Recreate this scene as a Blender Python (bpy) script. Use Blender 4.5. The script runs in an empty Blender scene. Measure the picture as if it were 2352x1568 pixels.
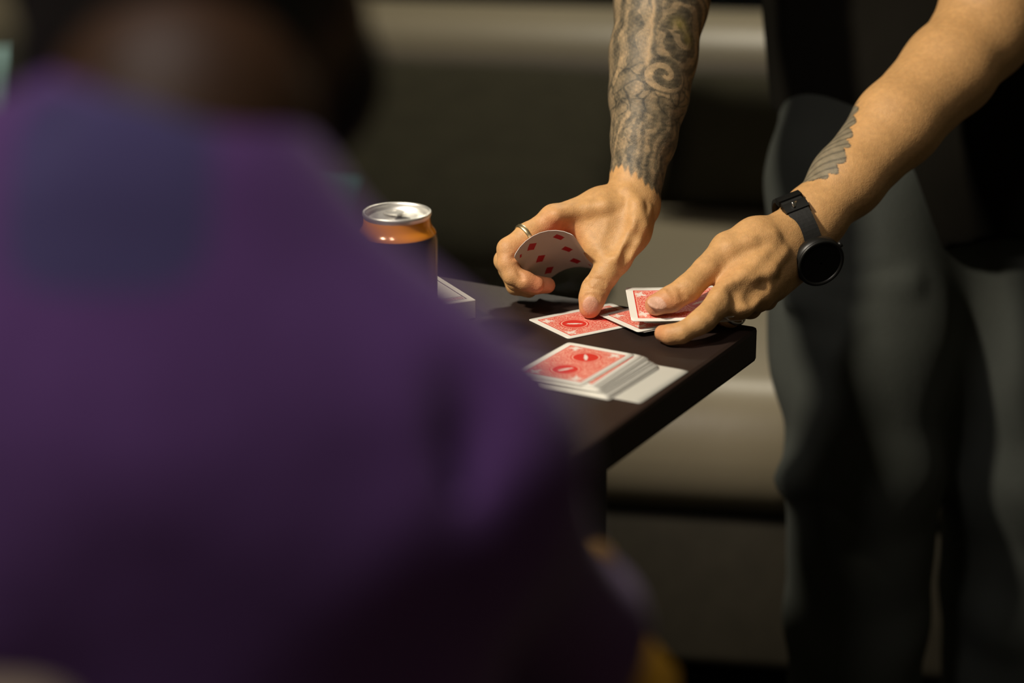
import bpy, bmesh, math, random
import numpy as np
from mathutils import Vector, Matrix

random.seed(7); rng = np.random.default_rng(7)
scene = bpy.context.scene
COL = scene.collection

# ------------------------------------------------------------------ camera
PITCH = math.radians(18.5); CAM_Z = 1.39; FPX = 2352 * 85 / 36
cam_d = bpy.data.cameras.new('camera'); cam = bpy.data.objects.new('camera', cam_d); COL.objects.link(cam)
cam.location = (0, 0, CAM_Z); cam.rotation_euler = (math.pi / 2 - PITCH, 0, 0)
cam_d.lens = 85; cam_d.sensor_width = 36; cam_d.clip_start = 0.05
cam_d.dof.use_dof = True; cam_d.dof.focus_distance = 2.09; cam_d.dof.aperture_fstop = 2.3
scene.camera = cam
# ------------------------------------------------------------------ world + lights
w = bpy.data.worlds.new('room_ambient'); scene.world = w; w.use_nodes = True
w.node_tree.nodes['Background'].inputs[0].default_value = (1.0, 0.86, 0.55, 1)
w.node_tree.nodes['Background'].inputs[1].default_value = 0.045
def area(name, loc, target, size, energy, color):
    d = bpy.data.lights.new(name, 'AREA'); d.energy = energy; d.size = size; d.color = color; d.shape = 'DISK'
    o = bpy.data.objects.new(name, d); COL.objects.link(o); o.location = loc
    o.rotation_euler = (Vector(target) - Vector(loc)).to_track_quat('-Z', 'Y').to_euler()
    return o
kd = bpy.data.lights.new('table_spotlight', 'SPOT'); kd.energy = 262; kd.color = (1.0, 0.89, 0.72); kd.shadow_soft_size = 0.10
kd.spot_size = math.radians(40); kd.spot_blend = 0.9
ko = bpy.data.objects.new('table_spotlight', kd); COL.objects.link(ko); ko.location = (-1.20, 1.15, 2.48)
ko.rotation_euler = (Vector((0.16, 1.88, 0.82)) - ko.location).to_track_quat('-Z', 'Y').to_euler()
area('ceiling_lamp_sofa', (0.5, 3.95, 2.5), (0.4, 3.3, 0.4), 0.4, 27, (1.0, 0.92, 0.74))
area('added_fill_rear', (-0.50, 0.72, 2.55), (-0.1, 1.0, 1.0), 0.25, 10.0, (1.0, 0.90, 0.86))  # added fill to brighten the purple sweater; no lamp known here
vs = scene.view_settings
vs.view_transform = 'Standard'; vs.look = 'None'; vs.exposure = 0.0; vs.gamma = 1.0; vs.use_curve_mapping = False

# ------------------------------------------------------------------ helpers
CP, SP = math.cos(PITCH), math.sin(PITCH)
C0 = np.array([0, 0, CAM_Z]); FW = np.array([0, CP, -SP]); RT = np.array([1., 0, 0]); UP = np.array([0, SP, CP])
def P(px, py, d):
    return C0 + d * (FW + (px - 1176) / FPX * RT + (784 - py) / FPX * UP)
def onz(px, py, z):
    r = FW + (px - 1176) / FPX * RT + (784 - py) / FPX * UP
    return C0 + r * ((z - CAM_Z) / r[2])
TZ = 0.74

def tag(o, label=None, cat=None, group=None, kind=None):
    if label: o['label'] = label
    if cat: o['category'] = cat
    if group: o['group'] = group
    if kind: o['kind'] = kind
    return o
def empty(name, loc=(0, 0, 0), rz=0):
    o = bpy.data.objects.new(name, None); COL.objects.link(o); o.location = loc; o.rotation_euler = (0, 0, rz)
    o.empty_display_size = 0.05
    return o
def link(name, me, mat=None, parent=None):
    o = bpy.data.objects.new(name, me); COL.objects.link(o)
    if mat is not None and not me.materials: me.materials.append(mat)
    if parent is not None:
        o.parent = parent
        M = Matrix.Translation(parent.location) @ parent.rotation_euler.to_matrix().to_4x4() if parent.parent is None else parent['_M'] if False else None
    return o
def part(name, me, mat, parent):
    """mesh given in world coordinates, hung under a parent without moving it"""
    o = link(name, me, mat); o.parent = parent
    m = Matrix.Identity(4); q = parent
    chain = []
    while q is not None:
        chain.append(q); q = q.parent
    for q in reversed(chain):
        m = m @ q.matrix_parent_inverse @ Matrix.LocRotScale(q.location, q.rotation_euler, q.scale)
    o.matrix_parent_inverse = m.inverted()
    return o
def bm_mesh(bm, name, smooth=False):
    bmesh.ops.recalc_face_normals(bm, faces=bm.faces)
    me = bpy.data.meshes.new(name); bm.to_mesh(me); bm.free()
    if smooth:
        me.polygons.foreach_set('use_smooth', [True] * len(me.polygons))
    return me
def np_mesh(name, V, F, smooth=True, col=None):
    V = np.asarray(V, np.float32); F = np.asarray(F, np.int32)
    me = bpy.data.meshes.new(name)
    me.vertices.add(len(V)); me.vertices.foreach_set('co', V.ravel())
    n = F.shape[1]
    me.loops.add(F.size); me.loops.foreach_set('vertex_index', F.ravel())
    me.polygons.add(len(F)); me.polygons.foreach_set('loop_start', np.arange(0, F.size, n, dtype=np.int32))
    me.polygons.foreach_set('loop_total', np.full(len(F), n, np.int32))
    if smooth: me.polygons.foreach_set('use_smooth', np.ones(len(F), bool))
    if col is not None:
        a = me.color_attributes.new('Col', 'FLOAT_COLOR', 'POINT')
        a.data.foreach_set('color', np.c_[col, np.ones(len(V))].astype(np.float32).ravel())
    me.update(calc_edges=True); me.validate()
    return me
def rbox(name, size, bevel, seg=3, M=None, smooth=True, sub=0):
    bm = bmesh.new(); bmesh.ops.create_cube(bm, size=1)
    bmesh.ops.scale(bm, vec=size, verts=bm.verts)
    if sub: bmesh.ops.subdivide_edges(bm, edges=bm.edges, cuts=sub, use_grid_fill=True)
    if bevel:
        es = [e for e in bm.edges if e.calc_face_angle(0) > 0.5]
        bmesh.ops.bevel(bm, geom=es, offset=bevel, segments=seg, profile=0.5, affect='EDGES')
    if M is not None: bmesh.ops.transform(bm, matrix=M, verts=bm.verts)
    return bm_mesh(bm, name, smooth)
def lathe(name, prof, seg=64, M=None, closed=False, smooth=True):
    prof = np.array(prof); n = len(prof)
    th = np.linspace(0, 2 * np.pi, seg, endpoint=False)
    V = np.stack([np.outer(np.cos(th), prof[:, 0]), np.outer(np.sin(th), prof[:, 0]), np.tile(prof[:, 1], (seg, 1))], -1).reshape(-1, 3)
    F = []
    for i in range(seg):
        for j in range(n - 1 if not closed else n):
            a = i * n + j; b = i * n + (j + 1) % n; c = ((i + 1) % seg) * n + (j + 1) % n; d = ((i + 1) % seg) * n + j
            F.append((a, d, c, b))
    if M is not None:
        V = V @ np.array(M.to_3x3()).T + np.array(M.translation)
    return np_mesh(name, V, F, smooth)
def tube(name, pts, rad, seg=12, caps=True):
    pts = [Vector(p) for p in pts]
    if not hasattr(rad, '__len__'): rad = [rad] * len(pts)
    bm = bmesh.new(); rings = []; prev = None
    for i, p in enumerate(pts):
        t = (pts[min(i + 1, len(pts) - 1)] - pts[max(i - 1, 0)]).normalized()
        if prev is None: prev = t.orthogonal().normalized()
        u = (prev - t * prev.dot(t)).normalized(); v = t.cross(u); prev = u
        rings.append([bm.verts.new(p + (u * math.cos(a) + v * math.sin(a)) * rad[i]) for a in [2 * math.pi * k / seg for k in range(seg)]])
    for a, b in zip(rings, rings[1:]):
        for k in range(seg): bm.faces.new((a[k], a[(k + 1) % seg], b[(k + 1) % seg], b[k]))
    if caps: bm.faces.new(rings[0][::-1]); bm.faces.new(rings[-1])
    return bm_mesh(bm, name, True)

# ------------------------------------------------------------------ node materials
class NT:
    def __init__(s, name):
        s.m = bpy.data.materials.new(name); s.m.use_nodes = True; s.t = s.m.node_tree
        s.b = s.t.nodes['Principled BSDF']
    def n(s, typ, **kw):
        x = s.t.nodes.new(typ)
        for k, v in kw.items(): setattr(x, k, v)
        return x
    def put(s, sock, v):
        if isinstance(v, bpy.types.NodeSocket): s.t.links.new(v, sock)
        elif isinstance(v, tuple) and len(v) == 3 and sock.type == 'RGBA': sock.default_value = (*v, 1)
        else: sock.default_value = v
    def math(s, op, a, b=None, c=None, clamp=False):
        x = s.n('ShaderNodeMath', operation=op, use_clamp=clamp)
        for i, v in enumerate((a, b, c)):
            if v is not None: s.put(x.inputs[i], v)
        return x.outputs[0]
    def mix(s, f, a, b):
        x = s.n('ShaderNodeMix', data_type='RGBA')
        s.put(x.inputs[0], f); s.put(x.inputs[6], a); s.put(x.inputs[7], b)
        return x.outputs[2]
    def noise(s, vec, scale, detail=3, rough=0.5):
        x = s.n('ShaderNodeTexNoise'); x.inputs['Scale'].default_value = scale; x.inputs['Detail'].default_value = detail
        x.inputs['Roughness'].default_value = rough
        if vec is not None: s.t.links.new(vec, x.inputs['Vector'])
        return x.outputs['Fac']
    def coord(s, which='Object'):
        return s.n('ShaderNodeTexCoord').outputs[which]
    def step(s, a, lo, hi):
        x = s.n('ShaderNodeMapRange', interpolation_type='SMOOTHSTEP')
        s.put(x.inputs[0], a); x.inputs[1].default_value = lo; x.inputs[2].default_value = hi
        return x.outputs[0]
    def bump(s, h, strength=0.3, dist=0.002):
        x = s.n('ShaderNodeBump'); x.inputs['Strength'].default_value = strength; x.inputs['Distance'].default_value = dist
        s.t.links.new(h, x.inputs['Height']); s.t.links.new(x.outputs[0], s.b.inputs['Normal'])
    def set(s, **kw):
        for k, v in kw.items(): s.put(s.b.inputs[k.replace('_', ' ')], v)
        return s
def simple(name, col, rough=0.5, metal=0.0, nscale=40, namp=0.25, bump=0.0, bscale=200, **kw):
    t = NT(name); c = t.coord()
    f = t.noise(c, nscale)
    dark = tuple(x * (1 - namp) for x in col); lite = tuple(min(1, x * (1 + namp)) for x in col)
    t.set(Base_Color=t.mix(f, dark, lite), Roughness=rough, Metallic=metal, **kw)
    if bump: t.bump(t.noise(c, bscale, 4), bump)
    return t.m

M = {}
M['table'] = simple('dark_stained_wood', (0.021, 0.0105, 0.0075), 0.55, nscale=12, namp=0.4, bump=0.08)
M['table_leg'] = simple('black_metal', (0.012, 0.011, 0.009), 0.5)
M['floor'] = simple('dark_floor', (0.020, 0.017, 0.010), 0.6, nscale=3, namp=0.3)
M['wall'] = simple('dark_wall', (0.008, 0.013, 0.015), 0.8, nscale=2)
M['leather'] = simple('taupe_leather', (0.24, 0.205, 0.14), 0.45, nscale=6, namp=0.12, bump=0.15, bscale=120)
M['cushion'] = simple('dark_olive_fabric', (0.032, 0.029, 0.017), 0.95, nscale=20, bump=0.3, bscale=500, Specular_IOR_Level=0.15)
M['sofa_base'] = simple('shaded_base_leather', (0.035, 0.030, 0.020), 0.6)  # leather darkened in its colour for the shade below the seat
M['teal'] = simple('teal_fabric', (0.035, 0.125, 0.115), 0.9)
M['pale_teal'] = simple('pale_teal_fabric', (0.35, 0.55, 0.55), 0.9)
M['wood'] = simple('orange_varnished_wood', (0.52, 0.27, 0.02), 0.4, nscale=15)
M['beige'] = simple('beige_upholstery', (0.42, 0.34, 0.24), 0.9)
M['black'] = simple('black_resin', (0.006, 0.006, 0.0055), 0.42)
M['strap'] = simple('black_rubber', (0.008, 0.008, 0.0075), 0.55, bump=0.1)
M['screen'] = simple('black_glass', (0.004, 0.004, 0.004), 0.28)
M['steel'] = simple('brushed_steel', (0.6, 0.6, 0.58), 0.3, 1.0)
M['gold'] = simple('pale_gold', (0.85, 0.70, 0.42), 0.36, 1.0, namp=0.05)
M['silver'] = simple('silver', (0.75, 0.75, 0.73), 0.35, 1.0, namp=0.05)
M['alu'] = simple('brushed_aluminium', (0.82, 0.81, 0.77), 0.42, 0.9, nscale=60, namp=0.1)
M['hole'] = simple('dark_opening', (0.01, 0.01, 0.008), 0.7)
M['can_black'] = simple('black_can_print', (0.006, 0.005, 0.004), 0.3, namp=0.1)
M['can_orange'] = simple('orange_can_print', (0.80, 0.27, 0.008), 0.16, 0.1, nscale=8, namp=0.25, Specular_IOR_Level=0.9)

def skin_mat(name, gain=1.0):
    t = NT(name); a = t.n('ShaderNodeAttribute', attribute_name='Col')
    c = t.coord()
    f = t.noise(c, 220, 4); g = t.noise(c, 45, 3)
    k = t.math('MULTIPLY_ADD', f, 0.44, 0.78); k = t.math('MULTIPLY', k, t.math('MULTIPLY_ADD', g, 0.30, 0.85))
    v = t.n('ShaderNodeVectorMath', operation='SCALE'); t.t.links.new(a.outputs['Color'], v.inputs[0]); t.t.links.new(k, v.inputs['Scale'])
    t.set(Base_Color=v.outputs[0], Roughness=0.58, Subsurface_Weight=0.12, Subsurface_Scale=0.006)
    t.b.inputs['Subsurface Radius'].default_value = (1.0, 0.35, 0.15)
    vo = t.n('ShaderNodeTexVoronoi'); vo.inputs['Scale'].default_value = 900; t.t.links.new(c, vo.inputs['Vector'])
    t.bump(t.math('ADD', t.math('MULTIPLY', vo.outputs['Distance'], 0.5), t.noise(c, 260, 5)), 0.26, 0.0012)
    return t.m
M['skin'] = skin_mat('skin')
M['jeans'] = None
def denim():
    t = NT('grey_denim'); c = t.coord(); 
    f = t.noise(c, 9, 3); g = t.noise(c, 700, 2)
    k = t.math('ADD', t.math('MULTIPLY', f, 0.6), t.math('MULTIPLY', g, 0.4))
    t.set(Base_Color=t.mix(k, (0.027, 0.032, 0.028), (0.064, 0.071, 0.062)), Roughness=0.9)
    t.bump(t.math('ADD', g, t.math('MULTIPLY', f, 2.0)), 0.4, 0.002); return t.m
M['jeans'] = denim()
M['shirt'] = simple('black_cotton', (0.0070, 0.0062, 0.0045), 1.0, nscale=15, bump=0.3, bscale=600, Specular_IOR_Level=0.12)
def purple():
    t = NT('purple_fleece'); c = t.coord('Object'); sx = t.n('ShaderNodeSeparateXYZ'); t.t.links.new(c, sx.inputs[0])
    f = t.noise(c, 30, 4)
    base = t.mix(f, (0.115, 0.044, 0.20), (0.170, 0.070, 0.29))
    # printed blue patch high on the back
    pc = P(250, 440, 0.93)
    dx = t.math('DIVIDE', t.math('SUBTRACT', sx.outputs[0], float(pc[0])), 0.040)
    dz = t.math('DIVIDE', t.math('SUBTRACT', sx.outputs[2], float(pc[2])), 0.032)
    r = t.math('ADD', t.math('POWER', t.math('ABSOLUTE', dx), 4.0), t.math('POWER', t.math('ABSOLUTE', dz), 4.0))
    m = t.step(r, 1.3, 0.7)
    t.set(Base_Color=t.mix(m, base, (0.080, 0.066, 0.20)), Roughness=0.95, Sheen_Weight=0.15)
    t.bump(f, 0.3, 0.004); return t.m
M['purple'] = purple()
M['hair'] = simple('dark_brown_hair', (0.012, 0.009, 0.006), 0.7, nscale=150, namp=0.5, bump=0.5)

def card_back():
    t = NT('red_card_back'); uv = t.n('ShaderNodeUVMap'); s = t.n('ShaderNodeSeparateXYZ'); t.t.links.new(uv.outputs[0], s.inputs[0])
    x = t.math('MULTIPLY', t.math('SUBTRACT', s.outputs[0], 0.5), 63.5); y = t.math('MULTIPLY', t.math('SUBTRACT', s.outputs[1], 0.5), 88.9)
    ax = t.math('ABSOLUTE', x); ay = t.math('ABSOLUTE', y)
    v = t.n('ShaderNodeCombineXYZ'); t.put(v.inputs[0], x); t.put(v.inputs[1], y); vec = v.outputs[0]
    vo = t.n('ShaderNodeTexVoronoi', feature='DISTANCE_TO_EDGE'); vo.inputs['Scale'].default_value = 0.55; t.t.links.new(vec, vo.inputs['Vector'])
    lace = t.step(vo.outputs['Distance'], 0.16, 0.05)
    nz = t.step(t.noise(vec, 0.75, 3, 0.6), 0.5, 0.66)
    lace = t.math('MAXIMUM', t.math('MULTIPLY', lace, 0.80), t.math('MULTIPLY', nz, 0.65))
    red = (0.62, 0.028, 0.018); pink = (0.86, 0.47, 0.36); white = (0.80, 0.79, 0.73)
    col = t.mix(lace, red, pink)
    # two medallions: dark red disc, pale ring, pale winged figure
    cy = t.math('SUBTRACT', ay, 17.0)
    r = t.math('SQRT', t.math('ADD', t.math('MULTIPLY', x, x), t.math('MULTIPLY', cy, cy)))
    col = t.mix(t.step(r, 13.2, 12.6), col, red)
    ring = t.math('MULTIPLY', t.step(r, 10.4, 10.8), t.step(r, 12.0, 11.6)); col = t.mix(t.math('MULTIPLY', ring, 0.8), col, pink)
    fx = t.math('ADD', x, t.math('MULTIPLY', cy, 0.55))
    fig = t.math('ADD', t.math('POWER', t.math('DIVIDE', fx, 2.4), 2.0), t.math('POWER', t.math('DIVIDE', cy, 8.0), 2.0))
    fig = t.math('ADD', fig, t.math('MULTIPLY', t.noise(vec, 0.6, 3, 0.6), 1.9))
    col = t.mix(t.math('MULTIPLY', t.step(fig, 1.7, 1.3), 0.9), col, white)
    # pale sprays in the corners
    qx = t.math('SUBTRACT', ax, 18.5); qy = t.math('SUBTRACT', ay, 33.0)
    q = t.math('ADD', t.math('MULTIPLY', qx, qx), t.math('MULTIPLY', t.math('MULTIPLY', qy, qy), 0.7))
    q = t.math('MULTIPLY', t.math('SQRT', q), t.math('MULTIPLY_ADD', t.math('SINE', t.math('MULTIPLY', t.math('ARCTAN2', qy, qx), 4.0)), 0.40, 1.1)); q = t.math('ADD', q, t.math('MULTIPLY', t.noise(vec, 0.9, 3, 0.6), 12.0))
    col = t.mix(t.math('MULTIPLY', t.step(q, 10.6, 8.8), 0.85), col, white)
    # frame lines and white border
    fr = t.math('MAXIMUM', t.math('SUBTRACT', ax, 31.75 - 5.6), t.math('SUBTRACT', ay, 44.45 - 6.2))
    col = t.mix(t.math('MULTIPLY', t.math('MULTIPLY', t.step(fr, -2.3, -2.0), t.step(fr, -1.2, -1.5)), 0.6), col, pink)
    col = t.mix(t.step(fr, -1.1, -0.9), col, red)
    col = t.mix(t.step(fr, -0.15, 0.05), col, white)
    t.set(Base_Color=col, Roughness=0.58); return t.m
M['back'] = card_back()
def card_face(pips, name):
    t = NT(name); uv = t.n('ShaderNodeUVMap'); s = t.n('ShaderNodeSeparateXYZ'); t.t.links.new(uv.outputs[0], s.inputs[0])
    x = t.math('MULTIPLY', t.math('SUBTRACT', s.outputs[0], 0.5), 63.5); y = t.math('MULTIPLY', t.math('SUBTRACT', s.outputs[1], 0.5), 88.9)
    col = t.mix(t.noise(None, 3), (0.56, 0.56, 0.51), (0.60, 0.60, 0.55))  # white dulled in colour for the bent card's shaded underside; shared by all faces
    for (cx, cy, a, b) in pips:
        d = t.math('ADD', t.math('ABSOLUTE', t.math('DIVIDE', t.math('SUBTRACT', x, cx), a)), t.math('ABSOLUTE', t.math('DIVIDE', t.math('SUBTRACT', y, cy), b)))
        col = t.mix(t.step(d, 1.05, 0.95), col, (0.45, 0.015, 0.02))
    t.set(Base_Color=col, Roughness=0.4); return t.m
pp = [(sx * 13, sy, 5.5, 7) for sx in (-1, 1) for sy in (-29, 0, 29)] + [(-26, 33, 2, 2.8), (26, -33, 2, 2.8)]
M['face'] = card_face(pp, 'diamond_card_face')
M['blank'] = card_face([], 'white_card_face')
M['edge'] = simple('card_edge', (0.72, 0.71, 0.66), 0.6)
def box_mat():
    t = NT('white_card_box'); uv = t.n('ShaderNodeUVMap'); s = t.n('ShaderNodeSeparateXYZ'); t.t.links.new(uv.outputs[0], s.inputs[0])
    x = t.math('MULTIPLY', t.math('SUBTRACT', s.outputs[0], 0.5), 66.0); y = t.math('MULTIPLY', t.math('SUBTRACT', s.outputs[1], 0.5), 92.0)
    ax = t.math('ABSOLUTE', x); ay = t.math('ABSOLUTE', y)
    fr = t.math('MAXIMUM', t.math('SUBTRACT', ax, 27.0), t.math('SUBTRACT', ay, 40.0))
    line = t.math('MULTIPLY', t.step(fr, -0.9, -0.5), t.step(fr, 0.5, 0.1))
    v = t.n('ShaderNodeCombineXYZ'); t.put(v.inputs[0], x); t.put(v.inputs[1], y)
    band = t.math('MULTIPLY', t.step(ay, 32.5, 33.0), t.step(ay, 38.5, 38.0)); band = t.math('MULTIPLY', band, t.step(ax, 26.2, 25.8))
    band = t.math('MULTIPLY', band, t.step(t.noise(v.outputs[0], 0.8, 2), 0.42, 0.5))
    line2 = t.math('MULTIPLY', t.step(ay, 31.0, 31.3), t.step(ay, 32.2, 31.9)); line2 = t.math('MULTIPLY', line2, t.step(ax, 27, 26.6))
    col = t.mix(t.math('MAXIMUM', line, line2), (0.74, 0.71, 0.62), (0.06, 0.025, 0.03))
    col = t.mix(t.math('MULTIPLY', band, 0.75), col, (0.35, 0.06, 0.08))
    t.set(Base_Color=col, Roughness=0.45); return t.m
M['box'] = box_mat()

# ------------------------------------------------------------------ implicit bodies (smooth unions meshed by surface nets)
class Field:
    def __init__(s, lo, hi, h):
        s.lo = np.array(lo, float); s.h = h
        s.n = np.ceil((np.array(hi) - s.lo) / h).astype(int) + 1
        s.v = np.full(s.n, 1.0, np.float32)
    def win(s, lo, hi):
        a = np.clip(np.floor((np.array(lo) - s.lo) / s.h).astype(int), 0, s.n); b = np.clip(np.ceil((np.array(hi) - s.lo) / s.h).astype(int) + 1, 0, s.n)
        if np.any(b <= a): return None, None
        ax = [(s.lo[i] + s.h * np.arange(a[i], b[i])).astype(np.float32) for i in range(3)]
        return tuple(slice(a[i], b[i]) for i in range(3)), np.meshgrid(*ax, indexing='ij')
    def blend(s, sl, d, k, sub=False):
        a = s.v[sl]
        if sub:
            d = -d
            if k <= 0: s.v[sl] = np.maximum(a, d); return
            hh = np.clip(0.5 - 0.5 * (d - a) / k * -1, 0, 1)
            hh = np.clip(0.5 + 0.5 * (d - a) / k, 0, 1)
            s.v[sl] = a + (d - a) * hh + k * hh * (1 - hh)
        else:
            if k <= 0: s.v[sl] = np.minimum(a, d); return
            hh = np.clip(0.5 + 0.5 * (a - d) / k, 0, 1)
            s.v[sl] = a + (d - a) * hh - k * hh * (1 - hh)
    def cap(s, a, b, ra, rb, k=0.006, w=None, fw=1.0, ft=1.0, sub=False):
        a = np.asarray(a, float); b = np.asarray(b, float); mr = max(ra, rb) * max(fw, ft) + 2 * k + 3 * s.h
        sl, g = s.win(np.minimum(a, b) - mr, np.maximum(a, b) + mr)
        if sl is None: return
        ab = b - a; L2 = max(float(ab @ ab), 1e-12)
        q = [g[i] - np.float32(a[i]) for i in range(3)]
        t = np.clip((q[0] * ab[0] + q[1] * ab[1] + q[2] * ab[2]) / L2, 0, 1).astype(np.float32)
        q = [q[i] - t * np.float32(ab[i]) for i in range(3)]
        r = ra + (rb - ra) * t
        d2 = q[0] ** 2 + q[1] ** 2 + q[2] ** 2
        if w is None: d = np.sqrt(d2) - r
        else:
            w = np.asarray(w, float); w = w / np.linalg.norm(w)
            qw = q[0] * np.float32(w[0]) + q[1] * np.float32(w[1]) + q[2] * np.float32(w[2])
            d = (np.sqrt((qw / fw) ** 2 + np.maximum(d2 - qw ** 2, 0) / ft ** 2) - r) * min(fw, ft)
        s.blend(sl, d.astype(np.float32), k, sub)
    def chain(s, pts, k=0.006, **kw):
        for (a, ra), (b, rb) in zip(pts, pts[1:]): s.cap(a, b, ra, rb, k, **kw)
    def ell(s, c, rad, k=0.01, R=None, sub=False):
        c = np.asarray(c, float); rad = np.asarray(rad, float); mr = rad.max() + 2 * k + 3 * s.h
        sl, g = s.win(c - mr, c + mr)
        if sl is None: return
        q = [g[i] - np.float32(c[i]) for i in range(3)]
        if R is not None: q = [q[0] * np.float32(R[i][0]) + q[1] * np.float32(R[i][1]) + q[2] * np.float32(R[i][2]) for i in range(3)]
        k0 = np.sqrt(sum((q[i] / rad[i]) ** 2 for i in range(3))); k1 = np.sqrt(sum((q[i] / rad[i] ** 2) ** 2 for i in range(3))) + 1e-6
        s.blend(sl, (k0 * (k0 - 1) / k1).astype(np.float32), k, sub)
    def surf(s, px, py, d0=1.9, d1=2.5, n=700):
        for d in np.linspace(d0, d1, n):
            i = np.round((P(px, py, d) - s.lo) / s.h).astype(int)
            if np.all(i >= 0) and np.all(i < s.n) and s.v[tuple(i)] < 0: return d
        return None
    def groove(s, pts, r=0.0014, depth=0.0007, k=0.0016):
        q = []
        for (x, y) in pts:
            d = s.surf(x, y)
            if d is not None: q.append(P(x, y, d - r + depth))
        for a, b in zip(q, q[1:]):
            if np.linalg.norm(a - b) < 0.02: s.cap(a, b, r, r, k, sub=True)
    def ridge(s, pts, r=0.003, rise=0.0011, k=0.006):
        q = []
        for (x, y) in pts:
            d = s.surf(x, y)
            if d is not None: q.append(P(x, y, d + r - rise))
        for a, b in zip(q, q[1:]):
            if np.linalg.norm(a - b) < 0.03: s.cap(a, b, r, r, k)
    def mesh(s):
        v = s.v; n = s.n; sg = v < 0
        c = np.zeros(n - 1, np.uint8)
        for i in (0, 1):
            for j in (0, 1):
                for k in (0, 1): c += sg[i:n[0] - 1 + i, j:n[1] - 1 + j, k:n[2] - 1 + k]
        act = (c > 0) & (c < 8); I = np.argwhere(act)
        idx = np.full(n - 1, -1, np.int32); idx[act] = np.arange(len(I))
        acc = np.zeros((len(I), 3)); cnt = np.zeros(len(I))
        cor = {}
        for o in [(i, j, k) for i in (0, 1) for j in (0, 1) for k in (0, 1)]: cor[o] = v[I[:, 0] + o[0], I[:, 1] + o[1], I[:, 2] + o[2]]
        for o in cor:
            for ax in range(3):
                if o[ax] == 0:
                    p = list(o); p[ax] = 1; A = cor[o]; B = cor[tuple(p)]; m = (A < 0) != (B < 0)
                    t = np.where(m, A / np.where(A == B, 1, A - B), 0)
                    q = np.tile(np.array(o, float), (len(I), 1)); q[:, ax] = t
                    acc[m] += q[m]; cnt[m] += 1
        V = s.lo + s.h * (I + acc / cnt[:, None])
        F = []
        for ax in range(3):
            o1, o2 = [(1, 2), (2, 0), (0, 1)][ax]
            A = np.take(sg, range(0, n[ax] - 1), ax); B = np.take(sg, range(1, n[ax]), ax)
            E = np.argwhere(A != B); E = E[(E[:, o1] > 0) & (E[:, o2] > 0) & (E[:, o1] < n[o1] - 1) & (E[:, o2] < n[o2] - 1)]
            sgn = A[E[:, 0], E[:, 1], E[:, 2]]
            def cell(d1, d2):
                q = E.copy(); q[:, o1] -= d1; q[:, o2] -= d2; return idx[q[:, 0], q[:, 1], q[:, 2]]
            Q = np.stack([cell(1, 1), cell(0, 1), cell(0, 0), cell(1, 0)], 1)
            Q[~sgn] = Q[~sgn][:, ::-1]
            F.append(Q)
        F = np.concatenate(F); return V, F
def vnoise(p, f, seed=0):
    """cheap smooth pseudo noise from a sum of rotated sines, about -1..1"""
    r = np.random.default_rng(seed); o = 0
    for i in range(7):
        d = r.normal(size=3); d /= np.linalg.norm(d); o = o + np.sin(p @ d * f * r.uniform(0.6, 1.7) + r.uniform(0, 6.28))
    return o / 4.0
def laplace(V, F, it=2, lam=0.5):
    for _ in range(it):
        s = np.zeros_like(V); c = np.zeros(len(V))
        for a, b in ((0, 1), (1, 2), (2, 3), (3, 0)):
            for i, j in ((a, b), (b, a)):
                for ax in range(3): s[:, ax] += np.bincount(F[:, i], V[F[:, j], ax], len(V))
                c += np.bincount(F[:, i], None, len(V))
        V = V + lam * (s / np.maximum(c, 1)[:, None] - V)
    return V
def sm(x, a, b):
    t = np.clip((x - a) / (b - a), 0, 1); return t * t * (3 - 2 * t)
exec_parts = True

# ================================================================== SETTING
tag(link('floor', rbox('floor', (9, 9, 0.1), 0, M=Matrix.Translation((0, 2.5, -0.05))), M['floor']), kind='structure')
tag(link('wall_back', rbox('wall_back', (9, 0.1, 3.0), 0, M=Matrix.Translation((0, 4.75, 1.5))), M['wall']), kind='structure')

# ------------------------------------------------------------------ table
K = np.array([0.213, 1.985]); U2 = np.array([-0.883, 0.469]); V2 = np.array([-0.469, -0.883])
TU, TV = 1.15, 0.58
tc = K + U2 * TU / 2 + V2 * TV / 2
tang = math.atan2(-U2[1], -U2[0])
table = empty('table', (tc[0], tc[1], 0), tang)
tag(table, 'dark brown wooden table with playing cards and a drink can on top', 'table')
TM = Matrix.Translation((tc[0], tc[1], 0)) @ Matrix.Rotation(tang, 4, 'Z')
part('table_top', rbox('table_top', (TU, TV, 0.032), 0.004, 2, TM @ Matrix.Translation((0, 0, TZ - 0.016)), False), M['table'], table)
for sx in (-1, 1):
    x = sx * (TU / 2 - 0.055)
    part('leg', rbox('leg', (0.05, 0.07, TZ - 0.032 - 0.03), 0.004, 2, TM @ Matrix.Translation((x, 0.022, (TZ - 0.032 + 0.03) / 2)), False), M['table_leg'], table)
    part('foot_bar', rbox('foot_bar', (0.06, 0.5, 0.03), 0.006, 2, TM @ Matrix.Translation((x, 0, 0.015)), False), M['table_leg'], table)
part('apron', rbox('apron', (TU - 0.16, 0.03, 0.06), 0.003, 2, TM @ Matrix.Translation((0, 0, TZ - 0.062)), False), M['table_leg'], table)

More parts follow.
